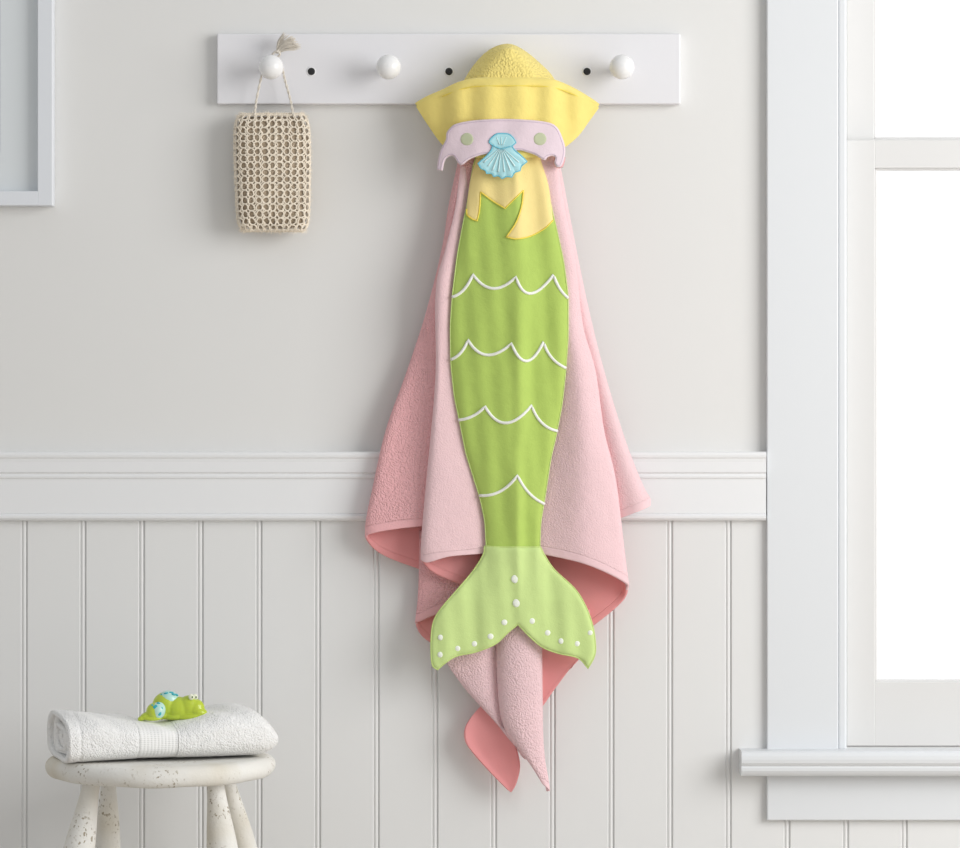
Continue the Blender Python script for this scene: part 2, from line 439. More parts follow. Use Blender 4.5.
# sill with rounded nose and a cove below
prof = [(0, 749.5), (58, 749.5), (62, 751), (64.5, 754), (65, 757.5), (64, 761), (61, 763.5), (59.5, 764.5), (60.5, 766), (60, 769), (57, 772), (52, 774.5), (30, 775.2), (0, 775.2)]
bm = bmesh.new(); rows = []
for x in (P(741.5, 0, 60).x, P(1287, 0, 60).x):
    rows.append([bm.verts.new((x, -d/1000, ZC + (424-py-1.6)*S*(D-.055)/D)) for d, py in prof])
for i in range(len(prof)-1): bm.faces.new((rows[0][i], rows[1][i], rows[1][i+1], rows[0][i+1]))
for r in rows: bm.faces.new(r)
sill_o = link('sill', bmmesh(bm), M['casing'], win, smooth=False)
box_obj('sill_base', [(846, 1187, 748, 772, -118, 2)], M['sash'], win)
box_obj('apron', [(767, 1261, 774, 820.5, 0, 20, .002)], M['casing'], win)
def sash(name, gx0, gx1, gy0, gy1, sy0, sy1, d0, d1):
    f = box_obj(name, [(846.7, gx0, sy0, sy1, d0, d1, .0012), (gx1, 1186, sy0, sy1, d0, d1, .0012),
                       (gx0-.5, gx1+.5, sy0, gy0, d0, d1-.4, .0012), (gx0-.5, gx1+.5, gy1, sy1, d0, d1-.4, .0012),
                       (gx0-.3, gx0+2, gy0, gy1, d0+12, d1-6, .001), (gx1-2, gx1+.3, gy0, gy1, d0+12, d1-6, .001),
                       (gx0, gx1, gy1-2, gy1+.3, d0+12, d1-6, .001), (gx0, gx1, gy0-.3, gy0+2, d0+12, d1-6, .001)], M['sash'], win)
    bm = bmesh.new(); pbox(bm, gx0+.8, gx1-.8, gy0+.8, gy1-.8, (d0+d1)/2-2, (d0+d1)/2+2)
    link('pane', bmmesh(bm), M['glass'], f, smooth=False)
sash('lower_sash', 875, 1158, 168, 682, 140, 746, -60, -22)
sash('upper_sash', 874, 1158, -375, 139, -410, 158, -100, -64)

# ------------------------------------------------------------------ framed picture (top left)
pf = thing('picture_frame', 'white shadow-box picture frame hanging at the upper left corner', 'picture frame', P(-100, 206, 0))
box_obj('frame', [(37.5, 52.5, -220, 205.5, 1, 30, .0012), (-240, -225, -220, 205.5, 1, 30, .0012),
                  (-226, 38, 191, 205.4, 1, 29.8, .0012), (-226, 38, -220, -205, 1, 29.8, .0012)], M['frame'], pf)
box_obj('mat_board', [(-226, 39, -206, 192, 2, 13)], M['mat'], pf)
tag(box_obj('art_print', [(-190, .2, -170, 152, 13, 14)], M['art'], pf), 'grey edged print on the mat')
bm = bmesh.new(); pbox(bm, -225.5, 38, -205.5, 191.5, 22, 24); link('pane', bmmesh(bm), M['glass'], pf, smooth=False)

# ------------------------------------------------------------------ peg rail
pr = thing('peg_rail', 'white wooden peg rail with round knobs on the upper wall', 'peg rail', P(448, 104, 0))
box_obj('board', [(217, 680.5, 33.5, 104, 0, 20, .0022, 3)], M['rail'], pr)
def knob_mesh():
    r = .0197; dc = .068; pr_ = [(.0001, .019), (.011, .019), (.0115, .022), (.009, .026), (.0085, .045), (.0105, .050)]
    for k in range(14):
        a = math.radians(-50 + k*140/13); pr_.append((r*math.cos(a), dc + r*math.sin(a)))
    return lathe(pr_, 36)
km = None
for x in (271, 388.5, 505, 622):
    if km is None:
        km = knob_mesh(); km.materials.append(M['knob'])
        for p in km.polygons: p.use_smooth = True
    o = bpy.data.objects.new('knob', km); C.objects.link(o); o.parent = pr
    q = P(x, 67, 68); o.location = Vector((q.x, 0, q.z)) - pr.location
sm = None
for x in (311.3, 449, 587):
    me = lathe([(.0001, .0195), (.0058, .0195), (.0062, .0202), (.0052, .0206), (.0001, .0203)], 24)
    c = P(x, 71.5, 20); me.transform(Matrix.Translation((c.x, 0, c.z)))
    o = link('screw', me, M['black'], pr); o['label'] = 'black screw head'
    rg = lathe([(.0060, .0198), (.0075, .0200), (.0077, .0203), (.0062, .0203)], 24)
    rg.transform(Matrix.Translation((c.x, 0, c.z)))
    link('recess_ring', rg, M['white_ring'], o)

# ------------------------------------------------------------------ hooded towel
tw = thing('hooded_towel', 'child\'s pink hooded towel with green mermaid tail hanging from the third knob', 'hooded towel', P(505, 66, 22))

# --- green tail panel edges and depth
LY = [155, 160, 186, 207, 217, 255, 295, 325, 364, 397, 420, 453, 476, 499, 522, 548]
LX = [478, 474, 469.5, 466.5, 464, 457, 452, 450, 450.5, 454, 459, 465.5, 472.8, 480, 484.7, 486]
RY = [155, 163, 186, 209, 232, 262, 295, 338, 371, 404, 433, 459, 499, 522, 548]
RX = [538, 541, 547.5, 552, 557.5, 564, 568.3, 568.3, 566, 562.5, 557, 551, 545, 541, 540]
def edge(ys, xs):
    ys = np.array(ys, float); xs = np.array(xs, float)
    yy = np.arange(140, 561, 1.0); v = np.interp(yy, ys, xs)
    k = np.ones(13)/13; vp = np.pad(v, 6, mode='edge'); v = np.convolve(vp, k, 'valid')
    return lambda y: float(np.interp(y, yy, v))
eL, eR = edge(LY, LX), edge(RY, RX)
TS = [-1.3, -1, -.8, -.4, 0, .2, .40, .6, .85, 1, 1.3]
DS = [-22, -15, -8.5, -2, 4.5, 7.0, -1.5, -3.5, -4.0, -8, -16]
tcur = cr(np.stack([TS, DS], 1), 8)
def G(x, y):
    """front of the tail panel, mm from the wall"""
    yc = min(max(y, 150), 552); l, r = eL(yc), eR(yc); t = (x-(l+r)/2)/((r-l)/2)
    d0 = float(np.interp(y, [120, 160, 220, 320, 450, 550, 600, 670], [86, 88, 92, 96, 97, 97, 97, 94]))
    A = float(np.interp(y, [150, 200, 300, 420, 520, 560, 600, 680], [.7, .9, 1.05, 1, .7, .45, .2, .15]))
    g = float(np.interp(t, tcur[:, 0], tcur[:, 1]))
    wr = 1.1*math.sin(x*.16 + y*.018)*math.sin(y*.021+1) + .7*math.sin(x*.31 - y*.03 + 2)
    return d0 + A*g + wr*1.1

# --- pink body: sheets that fold round in front of the wall, hem edges last
A_rows = [  # left back flap, terry side out: front sheet then round the left edge and back
 [(483.3,138,66),(472.5,138,68),(467.1,138,68),(464.4,138,60),(463.5,138,48),(466.2,138,38),(481.5,138,34)],
 [(482,158,66),(470,158,68),(464,158,68),(461,158,60),(460,158,48),(463,158,38),(480,158,34)],
 [(476,206,62),(458,206,64),(453,206,62),(451,206,52),(450,206,42),(455,206,33),(470,206,30)],
 [(470,249,60),(450,249,62),(446,249,58),(444,249,48),(443.4,249,40),(450,249,32),(466,249,28)],
 [(460,312,56),(444,312,60),(433,312,52),(429,312,44),(427.6,312,38),(434,312,31),(455,312,27)],
 [(456,371,52),(441,371,60),(421,371,48),(411,371,44),(408.4,371,38),(416,371,30),(450,371,26)],
 [(456,430,54),(438,430,62),(412,430,50),(391,430,50),(387.4,430,42),(396,430,33),(450,430,27)],
 [(455,489,58),(432,489,64),(404,489,58),(378,489,56),(374,489,46),(384,489,36),(440,489,30)],
 [(452,514,60),(430,512,66),(400,514,62),(372,518,58),(367.5,522,48),(378,524,37),(434,536,31)],
 [(450,520,60),(427,525.5,66),(400,528.5,64),(374,533,60),(366.4,538,48),(383,555,36),(430,573,31)]]
B_rows = [  # left front flap, velour
 [(499.5,138,72),(476.1,138,76),(468.9,138,76),(466.2,138,72),(465.8,138,64),(468.9,138,56),(490.5,138,50)],
 [(500,158,60),(474,158,64),(466,158,68),(463,158,67),(462.5,158,64),(466,158,56),(490,158,50)],
 [(495,206,60),(470,206,64),(461,206,69),(457.6,206,69),(457,206,66),(462,206,56),(490,206,50)],
 [(490,249,60),(466,249,64),(454,249,70),(448,249,70),(447,249,66),(454,249,56),(484,249,48)],
 [(488,290,60),(460,290,66),(445,290,76),(438.6,290,74),(437.6,290,66),(446,290,55),(478,290,46)],
 [(486,371,66),(458,371,72),(445,371,75),(438.6,371,76),(437.4,371,68),(447,371,56),(478,371,44)],
 [(486,430,68),(462,430,74),(443,430,80),(434.6,430,79),(433,430,69),(444,430,56),(478,430,44)],
 [(488,480,72),(466,480,80),(441,480,86),(430,480,83),(428.4,480,71),(442,480,56),(480,480,44)],
 [(490,530,74),(468,536,84),(438,541,90),(425.4,540,87),(423.2,540,74),(436,542,60),(480,552,52)],
 [(500,551,74),(483,553.6,80),(450,556.5,90),(428,562.5,88),(422.4,560,75),(436,574,62),(480,592,55)]]
C_rows = [  # small lower-left lobe behind the fin
 [(500,530,38),(462,530,42),(436,530,40),(424,530,37),(421,530,33),(430,530,30),(480,530,27)],
 [(500,590,40),(462,590,44),(434,590,42),(422,590,38),(420,590,34),(430,590,30),(480,590,27)],
 [(500,600,42),(468,603,47),(440,613,48),(421,621,44),(416.6,624,38),(428,641,32),(480,668,28)]]
D_rows = [  # right front flap, velour
 [(513.0,138,70),(531.0,138,76),(542.7,138,78),(548.1,138,76),(549.9,138,68),(546.3,138,58),(531.0,138,50)],
 [(515,160,70),(535,160,76),(548,160,78),(554,160,76),(556,160,68),(552,160,58),(535,160,50)],
 [(518,206,68),(546,206,77),(556,206,79),(561,206,76),(563,206,69),(558,206,57),(538,206,50)],
 [(520,262,66),(556,262,76),(566,262,79),(572,262,76),(574,262,69),(568,262,56),(540,262,49)],
 [(520,325,66),(558,325,78),(571,325,83),(579,325,77),(581.6,325,69),(574,325,56),(540,325,48)],
 [(520,371,66),(558,371,76),(578,371,87),(591,371,78),(594,371,68),(584,371,54),(544,371,46)],
 [(520,430,66),(555,430,74),(582,430,90),(599,430,80),(602.6,430,68),(592,430,52),(548,430,44)],
 [(520,479,68),(552,479,76),(584,479,93),(610,479,82),(614,479,68),(602,479,50),(550,479,42)],
 [(518,530,72),(548,530,80),(584,534,96),(617,545,84),(622,545,68),(608,556,49),(525,590,41)],
 [(512,552,74),(543,554.6,82),(586,564.5,97),(622,581,88),(627,590,70),(611,612,50),(530,672,42)]]
E_rows = [  # right back flap
 [(526.5,138,52),(542.7,138,56),(550.8,138,52),(552.6,138,44),(549.9,138,36),(535.5,138,32)],
 [(530,165,52),(548,165,56),(557,165,52),(559,165,44),(556,165,36),(540,165,32)],
 [(535,222,50),(558,222,56),(567,222,52),(569.8,222,44),(566,222,36),(545,222,30)],
 [(540,305,46),(566,305,54),(581,305,56),(586.6,305,46),(582,305,36),(555,305,28)],
 [(545,371,44),(576,371,50),(598,371,60),(603,371,50),(597,371,38),(560,371,28)],
 [(550,440,44),(590,440,50),(616,440,64),(624,440,52),(617,440,40),(575,440,29)],
 [(552,485,44),(596,485,50),(630,485,66),(641.5,485,53),(633,485,42),(585,485,31)],
 [(552,512,44),(600,514,50),(636,504,68),(648.6,498,54),(640,503,43),(590,516,32)],
 [(552,526,44),(602,523,50),(637,512,68),(649.4,505.6,54),(640,509,43),(590,522,32)]]
# bottom of the towel: terry sheet folded into a centre roll, pale side strips
F0_rows = [
 [(448,600,46),(462,600,56),(480,600,66),(494,600,60),(508,600,50)],
 [(442,650,48),(458,648,58),(480,646,64),(494,642,56),(508,640,46)],
 [(448,664,54),(462,668,60),(482,672,64),(496,676,55),(508,676,45)],
 [(464,686,54),(474,692,60),(488,698,62),(499,704,55),(508,706,46)],
 [(481,705,54),(488,712,58),(496,720,60),(502,727,56),(508,730,48)],
 [(503,729,54),(508,735,56),(513,741,58),(519,749,56),(523,753,50)],
 [(521,753,52),(523,756,54),(524,757,54),(525,758,52),(526,759,50)]]
F1_rows = [
 [(500,600,52),(500,600,64),(506,600,76),(521,600,82),(536,600,76),(541,600,64),(538,600,52)],
 [(499,650,52),(498,650,64),(505,650,78),(520,650,84),(536,650,78),(541,650,65),(537,650,52)],
 [(501,690,52),(499,690,64),(506,691,78),(521,692,84),(537,692,78),(541.4,692,65),(538,692,52)],
 [(503,714,52),(501.6,714,64),(508,720,77),(522,728,83),(537,732,78),(542,734,66),(539,734,54)],
 [(507,728,52),(508,733,64),(516,742,75),(528,753,80),(539,758,76),(544,760,68),(541,760,58)],
 [(514,738,54),(518,746,64),(527,758,72),(536,770,76),(543,775,73),(547,777,68),(545,777,62)],
 [(522,748,56),(529,758,64),(538,772,69),(543,783,71),(547,788,70),(549,791,67),(547,791,64)]]
F2_rows = [
 [(530,600,50),(548,600,46),(572,600,48),(590,610,54)],
 [(532,645,50),(548,643,46),(566,642,48),(589,648,56)],
 [(533,680,50),(545,676,47),(560,666,50),(581,657,55)],
 [(534,714,50),(541,708.5,48),(554,690,50),(575,661.5,54)]]
F3_rows = [
 [(504,690,48),(498,695,46),(491,700,44),(486,702,40)],
 [(508,716,52),(494,716,46),(482,714,42),(474.5,713,42)],
 [(513,738,54),(498,738,46),(478,732,42),(465.6,727,46)],
 [(518,755,56),(504,756,46),(482,751,42),(465.6,741,48)],
 [(519.6,768,55),(508,770,47),(492,766,44),(474,754,47)],
 [(516.5,782,52),(512,784,49),(505,782,47),(493,775,48)],
 [(511.5,792,50),(510.4,792,49.6),(509,790.6,49),(507,789,49)]]
body = cloth('towel_body', [
    (A_rows, 14, 16, 1, True, 4, 3), (B_rows, 12, 16, 0, True, 4, 3), (C_rows, 12, 16, 1, True, 4, 3), (D_rows, 12, 16, 0, True, 4, 3), (E_rows, 12, 16, 0),
    (F0_rows, 10, 10, 2), (F1_rows, 10, 10, 2), (F2_rows, 10, 10, 3), (F3_rows, 10, 10, 3, False)],
    [M['velour'], M['terry'], M['terry_lit'], M['inside']], tw)

# --- green tail panel
ys = np.linspace(153, 552, 130); rows = []
pl = [(eL(y), y) for y in ys]; prr = [(eR(y), y) for y in ys]
poly = np.array(pl + [(x, 552) for x in np.linspace(eL(552), eR(552), 18)[1:-1]] + prr[::-1] + [(x, 153) for x in np.linspace(eR(153), eL(153), 20)[1:-1]])
tail = applique('tail_panel', poly, lambda x, y: G(x, y)-2, M['green'], tw, thick=3, puff=2, r=4, step=2.2)
vs, fs = [], []
for side, off in ((pl, .3), (prr, -.3)):
    tube_data([P(x+off, y, G(x, y)-1.2) for x, y in side], .0010, 6, vs, fs)
link('piping', mesh(vs, fs), M['green_cord'], tail)
def arc(a, m, b, n=10):
    """curve from cusp a through middle m to cusp b"""
    a, m, b = map(np.array, (a, m, b)); c = 2*m - (a+b)/2
    return [tuple((1-t)**2*a + 2*t*(1-t)*c + t*t*b) for t in np.linspace(0, 1, n)]
WV = [[((452,297),(463.5,290),(473,274.5)), ((473,274.5),(493,288.5),(516,277)), ((516,277),(530.5,293.5),(553.5,275)), ((553.5,275),(560,289),(568.2,298))],
      [((451,359.5),(461,352.5),(468,340)), ((468,340),(487,355),(511.5,343.5)), ((511.5,343.5),(526.5,361),(543.5,342)), ((543.5,342),(552,358),(566,368))],
      [((458.6,420),(473,416),(485,406.5)), ((485,406.5),(506,423),(531.5,405.5)), ((531.5,405.5),(542,423),(557.6,431))],
      [((479.5,495.5),(500,491.5),(517.5,475.5)), ((517.5,475.5),(529,493),(544.6,504))]]
for wave in WV:
    pts = []
    for s_ in wave:
        a = arc(*s_, 14); pts += a if not pts else a[1:]
    vs, fs = [], []
    tube_data([P(x, y, G(x, y)+.3) for x, y in pts], .0024, 8, vs, fs)
    link('wave_stitching', mesh(vs, fs), M['thread_white'], tail)['label'] = 'white scalloped stitching line'

# --- fin
FO = [(484.5,546),(500,547),(525,547),(540.5,547),(545,556),(554.6,570),(574,588),(584,603),(591,620),(594.6,636),(595,654),(588,668.5),(578,658),(559,653.5),(543,647.5),
      (530.5,637.5),(518,624.5),(508,632.5),(495.5,644),(476,652),(457,656),(446,662.5),(437.6,669.8),(432,664),(431,641),(433.4,622),(441.4,608),(457,590),(473,571),(483,555)]
fo = outline(FO, corners=(0, 3, 11, 16, 22), n=5)
fin = applique('tail_fin', fo, lambda x, y: G(x, y)+1.2, M['fin'], tw, thick=4, puff=3, r=5, step=2.2)
vs, fs = [], []; tube_data([P(x, y, G(x, y)+1.0) for x, y in fo], .0012, 6, vs, fs, closed=True)
link('piping', mesh(vs, fs), M['green_cord'], fin)
def disc(x, y, r, d, h, asp=1.0, n=20):
    """padded embroidered dot, r in picture units"""
    vs = []; fs = []; rings = [(1, -1), (1, 0), (.85, .6*h), (.5, .95*h), (.01, h)]
    for q, z in rings:
        for k in range(n):
            a = 2*math.pi*k/n; vs.append(P(x+r*q*math.cos(a), y+r*asp*q*math.sin(a), d+z))
    for i in range(len(rings)-1):
        for k in range(n):
            l = (k+1) % n; fs.append((i*n+k, i*n+l, (i+1)*n+l, (i+1)*n+k))
    return mesh(vs, fs)
for x, y, r in ((515.5,579,4.4),(517,603,4.4),(504.4,622.3,3.2),(490.4,636.4,3.2),(474.5,643.8,3.1),(457.6,648.4,3.0),(440.9,637.4,3.1),(440.6,654.6,3.2),
                (531.8,621,3.2),(547.4,632.8,3.1),(561.4,641,3.1),(577,643.6,3.0),(590,632.8,2.7)):
    link('fin_dot', disc(x, y, r, G(x, y)+3.6, 1.6), M['dot'], fin)['label'] = 'white embroidered dot'

# --- hair applique
HO = [(478,153),(473,170),(469,188),(466.6,209),(466.8,215),(472,219),(477.3,220.8),(479.6,209),(480.6,192),(492.5,201),(505,208.5),(514,199.5),(523.4,190.4),(521.5,206),
      (516,222.5),(506.2,237),(516,239),(530,236.4),(544,229),(553,220.5),(551.6,207),(548.3,184),(541.8,163),(539.6,152)]
ho = outline(HO, corners=(0, 4, 6, 8, 10, 12, 15, 19, 23), n=5)
hair = applique('hair_applique', ho, lambda x, y: G(x, y)+.8, M['hair'], tw, thick=2.5, puff=1.6, r=2.5, step=1.8)
hair['label'] = 'pale yellow hair locks sewn over the green panel'
vs, fs = [], []; tube_data([P(x, y, G(x, y)+1.6) for x, y in np.concatenate([cr(HO[3:5], 4), cr(HO[4:7], 4), cr(HO[6:9], 4), cr(HO[8:11], 5), cr(HO[10:13], 5), cr(HO[12:16], 6), cr(HO[15:20], 6)])], .0011, 6, vs, fs)
link('piping', mesh(vs, fs), M['yellow_cord'], hair)

# --- hood: terry dome over the knob
H_rows = [
 [(455,112,24),(464,88,24),(474,68,24),(486,58,24),(506,51,24),(526,58,24),(542,70,24),(552,88,24),(560,112,24)],
 [(454,108,48),(466,80,50),(478,62.5,52),(491,50.5,54),(506.5,45.4,56),(520,49.5,54),(537,62.5,52),(553,80,50),(561,108,48)],
 [(458,108,72),(470,82,78),(482,64,82),(494,52,86),(507,47.6,88),(519,52,86),(532,64.5,82),(547,82,78),(556,108,72)],
 [(462,112,88),(476,92,96),(488,74,100),(499,62,102),(508,56,103),(517,62,102),(530,75,100),(542,92,96),(552,112,88)],
 [(464,122,92),(478,112,97),(490,104,100),(500,98,102),(508,96,103),(517,98,102),(528,104,100),(540,112,97),(550,122,92)]]
hood = cloth('hood', [(H_rows, 10, 14, 0, False)], [M['yellow_terry']], tw, thick=5)
hood['label'] = 'yellow terry crown of the hood'
# --- brim: folded velour band, ends winging out to both sides
def brim_rows():
    X  = [416, 428, 442, 457, 472, 488, 504, 520, 536, 551, 565, 578, 590, 598.5]
    T  = [103.8, 98, 92.8, 86.2, 82.4, 81.4, 81.4, 81.2, 81.6, 82.6, 87, 93, 99.6, 104.8]
    XB = [417, 429.5, 442.5, 457, 472, 488, 504, 520, 536, 551, 565.5, 578, 588, 598]
    B  = [106, 124, 140.5, 149, 152, 153, 153, 153, 152, 150, 142.5, 132.5, 120, 107]
    dT = [60, 72, 84, 96, 104, 108, 110, 109, 105, 98, 88, 78, 68, 60]
    dB = [62, 66, 72, 84, 96, 102, 104, 103, 98, 88, 76, 68, 64, 61]
    pl_ = [0, .8, -1.5, 2.5, -2, 1.8, -1.2, 1.5, -2.4, 2.6, -2.2, 1.8, -.8, 0]
    rows = []
    for s_, (fy, fd) in enumerate([(-.0, -34), (-.0, -18), (-.035, -7), (-.02, -1.5), (.03, 1.5), (.10, 2.5), (.3, 3), (.6, 2), (1.0, 0), (1.04, -8), (.9, -20)]):
        r = []
        for i in range(len(X)):
            u = min(max(fy, -.05), 1.05); h = B[i]-T[i]
            e = max(0, math.sin(math.pi*i/(len(X)-1)))**.5
            if s_ == 0: y = T[i] + min(h*.5, 14)
            elif s_ == 1: y = T[i] + min(h*.2, 4)
            else: y = T[i] + u*h
            x = X[i] + (XB[i]-X[i])*min(max(u, 0), 1)
            d = dT[i] + (dB[i]-dT[i])*min(max(u, 0), 1) + fd*(e if fd < 0 else e) + pl_[i]*(1.4 if .05 < u < .99 else .4)
            r.append((x, y, d))
        rows.append(r)
    return rows
brim = cloth('hood_brim', [(brim_rows(), 7, 5, 0, False)], [M['yellow']], tw, thick=4)
brim['label'] = 'smooth yellow turned-back brim of the hood'
# edge seam of the brim
BT = brim_rows()
vs, fs = [], []; tube_data([P(*p) for p in cr([(x, y+2.4, d+3.4) for x, y, d in BT[4]][2:-2], 6)], .0007, 5, vs, fs)
link('seam', mesh(vs, fs), M['yellow_cord'], brim)

# --- crown band
def CB(x, y):
    t = (x-502)/62.
    base = 114 - 17*abs(t)**3
    return base - max(0, (y-128))*.10 + 1.0*math.sin(x*.17+y*.1)
CO = [(445.6,140),(446.5,133),(450,128),(456,123.8),(473,120.4),(500,118.8),(526,119.6),(547,122),(556.5,126.5),(561.4,135),(565,146),(565.3,153),(564,160),(561,166.5),(556.5,167.3),
      (554.2,163),(555,157.5),(551.5,156),(547.3,157.6),(544,160.3),(535,155),(526,152),(519,150.4),(503,152),(490,153.6),(480,155.4),(469.5,159.6),(462.4,164.8),(458,163.2),(453.6,156.4),(448.3,157),
      (444.8,161.4),(442.8,170.8),(436.6,170.2),(437.7,161),(440.4,150)]
co = outline(CO, corners=(14, 18, 32, 33), n=4)
band = applique('crown_band', co, CB, M['lavender'], tw, thick=3, puff=2, r=3, step=1.8)
band['label'] = 'lavender scalloped crown band with shell'
# stitch line following the scalloped lower edge
vs, fs = [], []
def inset(poly, k):
    a = np.roll(poly, 1, 0); b = np.roll(poly, -1, 0); t = b-a; t /= np.linalg.norm(t, axis=1)[:, None]+1e-9
    nrm = np.stack([-t[:, 1], t[:, 0]], 1); q = poly + nrm*k
    if not inside(poly, q[:1])[0]: q = poly - nrm*k
    return q
ci = inset(co, 1.9); ci = ci[dist_to(co, ci) > 1.4]
tube_data([P(x, y, CB(x, y)+1.9) for x, y in ci], .0006, 5, vs, fs, closed=True)
link('stitch_line', mesh(vs, fs), M['lav_thread'], band)
for x, y in ((466.9, 139.2), (540, 139)):
    applique('crown_dot', np.array([(x+6.8*math.cos(q), y+6.7*math.sin(q)) for q in np.linspace(0, 2*math.pi, 33)[:-1]]), lambda X, Y: CB(X, Y)+1.6, M['sage'], band, thick=1.5, puff=1.3, r=2, step=1.2)['label'] = 'sage green embroidered dot'
# curled-over right tip of the band
cu = cloth('curled_tip', [([[(554.6,156.5,86),(557,157.4,92),(560,158,95),(563,158,93),(565,157,86)],
                           [(554,162,86),(556,163,91),(559,164,94),(562.6,164,92),(564.2,162,86)],
                           [(555.4,166.5,86),(557,167.4,89),(559,168,91),(561,167.6,90),(562.4,166.8,86)]], 6, 6, 0, False)], [M['terry']], band, thick=2)
cu['label'] = 'rosy curled underside of the band tip'

# --- shell patch
SO = [(500,133.6),(496,134.4),(491,138.6),(489,142),(492.5,145.4),(491.4,150),(486,156.5),(478,163.4),(481,168.4),(485.4,170.4),(486.6,173.4),(491.4,173.4),(493.8,176.6),(498.4,175.8),(502,178.6),(506.4,176.6),(511.8,177),
      (514.6,172.6),(520,170.6),(521.6,166),(527,161.6),(520.5,155),(514.6,150),(512,146),(516,142.6),(512.8,137.4),(508,134)]
so = outline(SO, corners=(3, 4, 7, 8, 10, 12, 14, 16, 18, 20, 23, 24), n=5)
def SD(x, y): return max(CB(x, min(y, 152)), 0) - max(0, y-152)*.35 + 2.4
def shell_relief(x, y, k):
    cx, cy = 501.5, 146
    if y < 147: return .6
    a = math.atan2(x-cx, y-cy+.01); return 1.1*abs(math.cos(a*9.5))*min(1, (y-cy)/10)
shell = applique('shell_patch', so, SD, M['blue'], band, thick=2.5, puff=1.4, r=2, step=.9, relief=shell_relief)
shell['label'] = 'aqua embroidered scallop shell patch'
# outline thread and rib threads belong to the shell's own surface
vs, fs = [], []; tube_data([P(x, y, SD(x, y)+.8) for x, y in so], .00115, 6, vs, fs, closed=True)
for a, b in (((492.5,145.4),(501,149)), ((512,146),(501,149))):
    tube_data([P(a[0]+(b[0]-a[0])*t, a[1]+(b[1]-a[1])*t, SD(*a)+2.6) for t in np.linspace(0, 1, 6)], .0008, 5, vs, fs)
o1 = mesh(vs, fs)
vs2, fs2 = [], []
for k in range(8):
    a = math.radians(-49 + k*14); L = 27 if abs(a) < .6 else 25
    tube_data([P(501.5+math.sin(a)*L*t, 147+math.cos(a)*L*t, SD(501.5+math.sin(a)*L*t, 147+math.cos(a)*L*t)+2.6) for t in np.linspace(.12, .93, 10)], [.0004+.0008*t for t in np.linspace(0, 1, 10)], 6, vs2, fs2)
for k in (-1, 0, 1):
    tube_data([P(501.5+k*1.5+k*3.5*t, 145-8*t, SD(501, 140)+2.4) for t in np.linspace(0, 1, 5)], .0007, 5, vs2, fs2)
bm = bmesh.new(); bm.from_mesh(shell.data)
shell.data.materials.append(M['blue_dark']); shell.data.materials.append(M['blue_pale'])
for me_, idx in ((o1, 1), (mesh(vs2, fs2), 2)):
    me_.transform(Matrix.Translation(-tw.location))
    n0 = len(bm.faces); bm.from_mesh(me_); bm.faces.ensure_lookup_table()
    for f in bm.faces[n0:]: f.material_index = idx; f.smooth = True
bm.to_mesh(shell.data); bm.free()

# ------------------------------------------------------------------ crocheted bath sponge
sp = thing('bath_sponge', 'beige crocheted sisal bath sponge hanging by a string from the leftmost knob', 'bath sponge', P(272.5, 172, 34))
CX, CY, CD = 272.5, 172.5, 34.0
HA, HB, HC = 37.0, 59.5, 25.0     # half width, half height (picture units), half thickness (mm)
th = np.linspace(0, 2*np.pi, 721); n_ = 3.6
cx_ = np.sign(np.cos(th))*np.abs(np.cos(th))**(2/n_)*HA; cd_ = np.sign(np.sin(th))*np.abs(np.sin(th))**(2/n_)*HC/1.6
al = np.concatenate([[0], np.cumsum(np.hypot(np.diff(cx_), np.diff(cd_)))]); PER = al[-1]
def sponge_pt(u, v, k=1.0):
    """u: arc length around (picture units), v: -1 bottom .. 1 top"""
    u = u % PER; x = np.interp(u, al, cx_); dd = np.interp(u, al, cd_)*1.6
    f = max(0, 1-abs(v)**7)**.30; fx = .70+.30*max(0, 1-abs(v)**8)**.45; bul = 1 + .02*math.sin(v*2.1+.5)
    return P(CX + x*fx*bul*k + .8*v*-1, CY - v*HB*(k if k < 1 else 1), CD + dd*f*k)
NC = 26; NR = 17
vs, fs = [], []
wcell = PER/NC
for j in range(NC):
    for i in range(NR):
        v = -1 + (2*i+1)/NR*1.0; u = (j+.5)*wcell + .5*math.sin(i*.35+j*2.1) + random.uniform(-.3, .3)
        rx = wcell*.47*(1+.10*math.sin(j*2.7+1)+random.uniform(-.06, .06)); ry = 1/NR*(.98+random.uniform(-.05, .08)); tl_ = random.uniform(-.25, .25)
        pts = []
        for k in range(12):
            q = 2*math.pi*k/12; cx2, sy2 = math.cos(q), math.sin(q)
            pts.append(sponge_pt(u + rx*(cx2+tl_*sy2*.6), max(-.995, min(.995, v + ry*sy2)), 1.0+.015*math.sin(q*2+j)))
        tube_data(pts, [.00108+.00032*random.random() for _ in pts], 5, vs, fs, closed=True)
    # running strand that ties the loops of neighbouring columns together
    pts = []
    for i in range(NR*4+1):
        v = -1+2*i/(NR*4); pts.append(sponge_pt(j*wcell + 1.5*math.cos(math.pi*i/2.+j) + .5*math.sin(i*.09+j*2.1), v*.99, 1.0))
    tube_data(pts, .0010, 5, vs, fs)
for v in (-.99, -.965, .965, .99):
    tube_data([sponge_pt(u, v) for u in np.linspace(0, PER, 60)[:-1]], .0014, 5, vs, fs, closed=True)
link('crochet_net', mesh(vs, fs), M['sisal'], sp)
vs, fs = [], []; NU, NV = 60, 40
for i in range(NV+1):
    v = -1+2*i/NV
    for j in range(NU): vs.append(sponge_pt(PER*j/NU, v, .94))
for i in range(NV):
    for j in range(NU):
        l = (j+1) % NU; fs.append((i*NU+j, i*NU+l, (i+1)*NU+l, (i+1)*NU+j))
fs.append(tuple(range(NU))); fs.append(tuple(NV*NU+k for k in range(NU)))
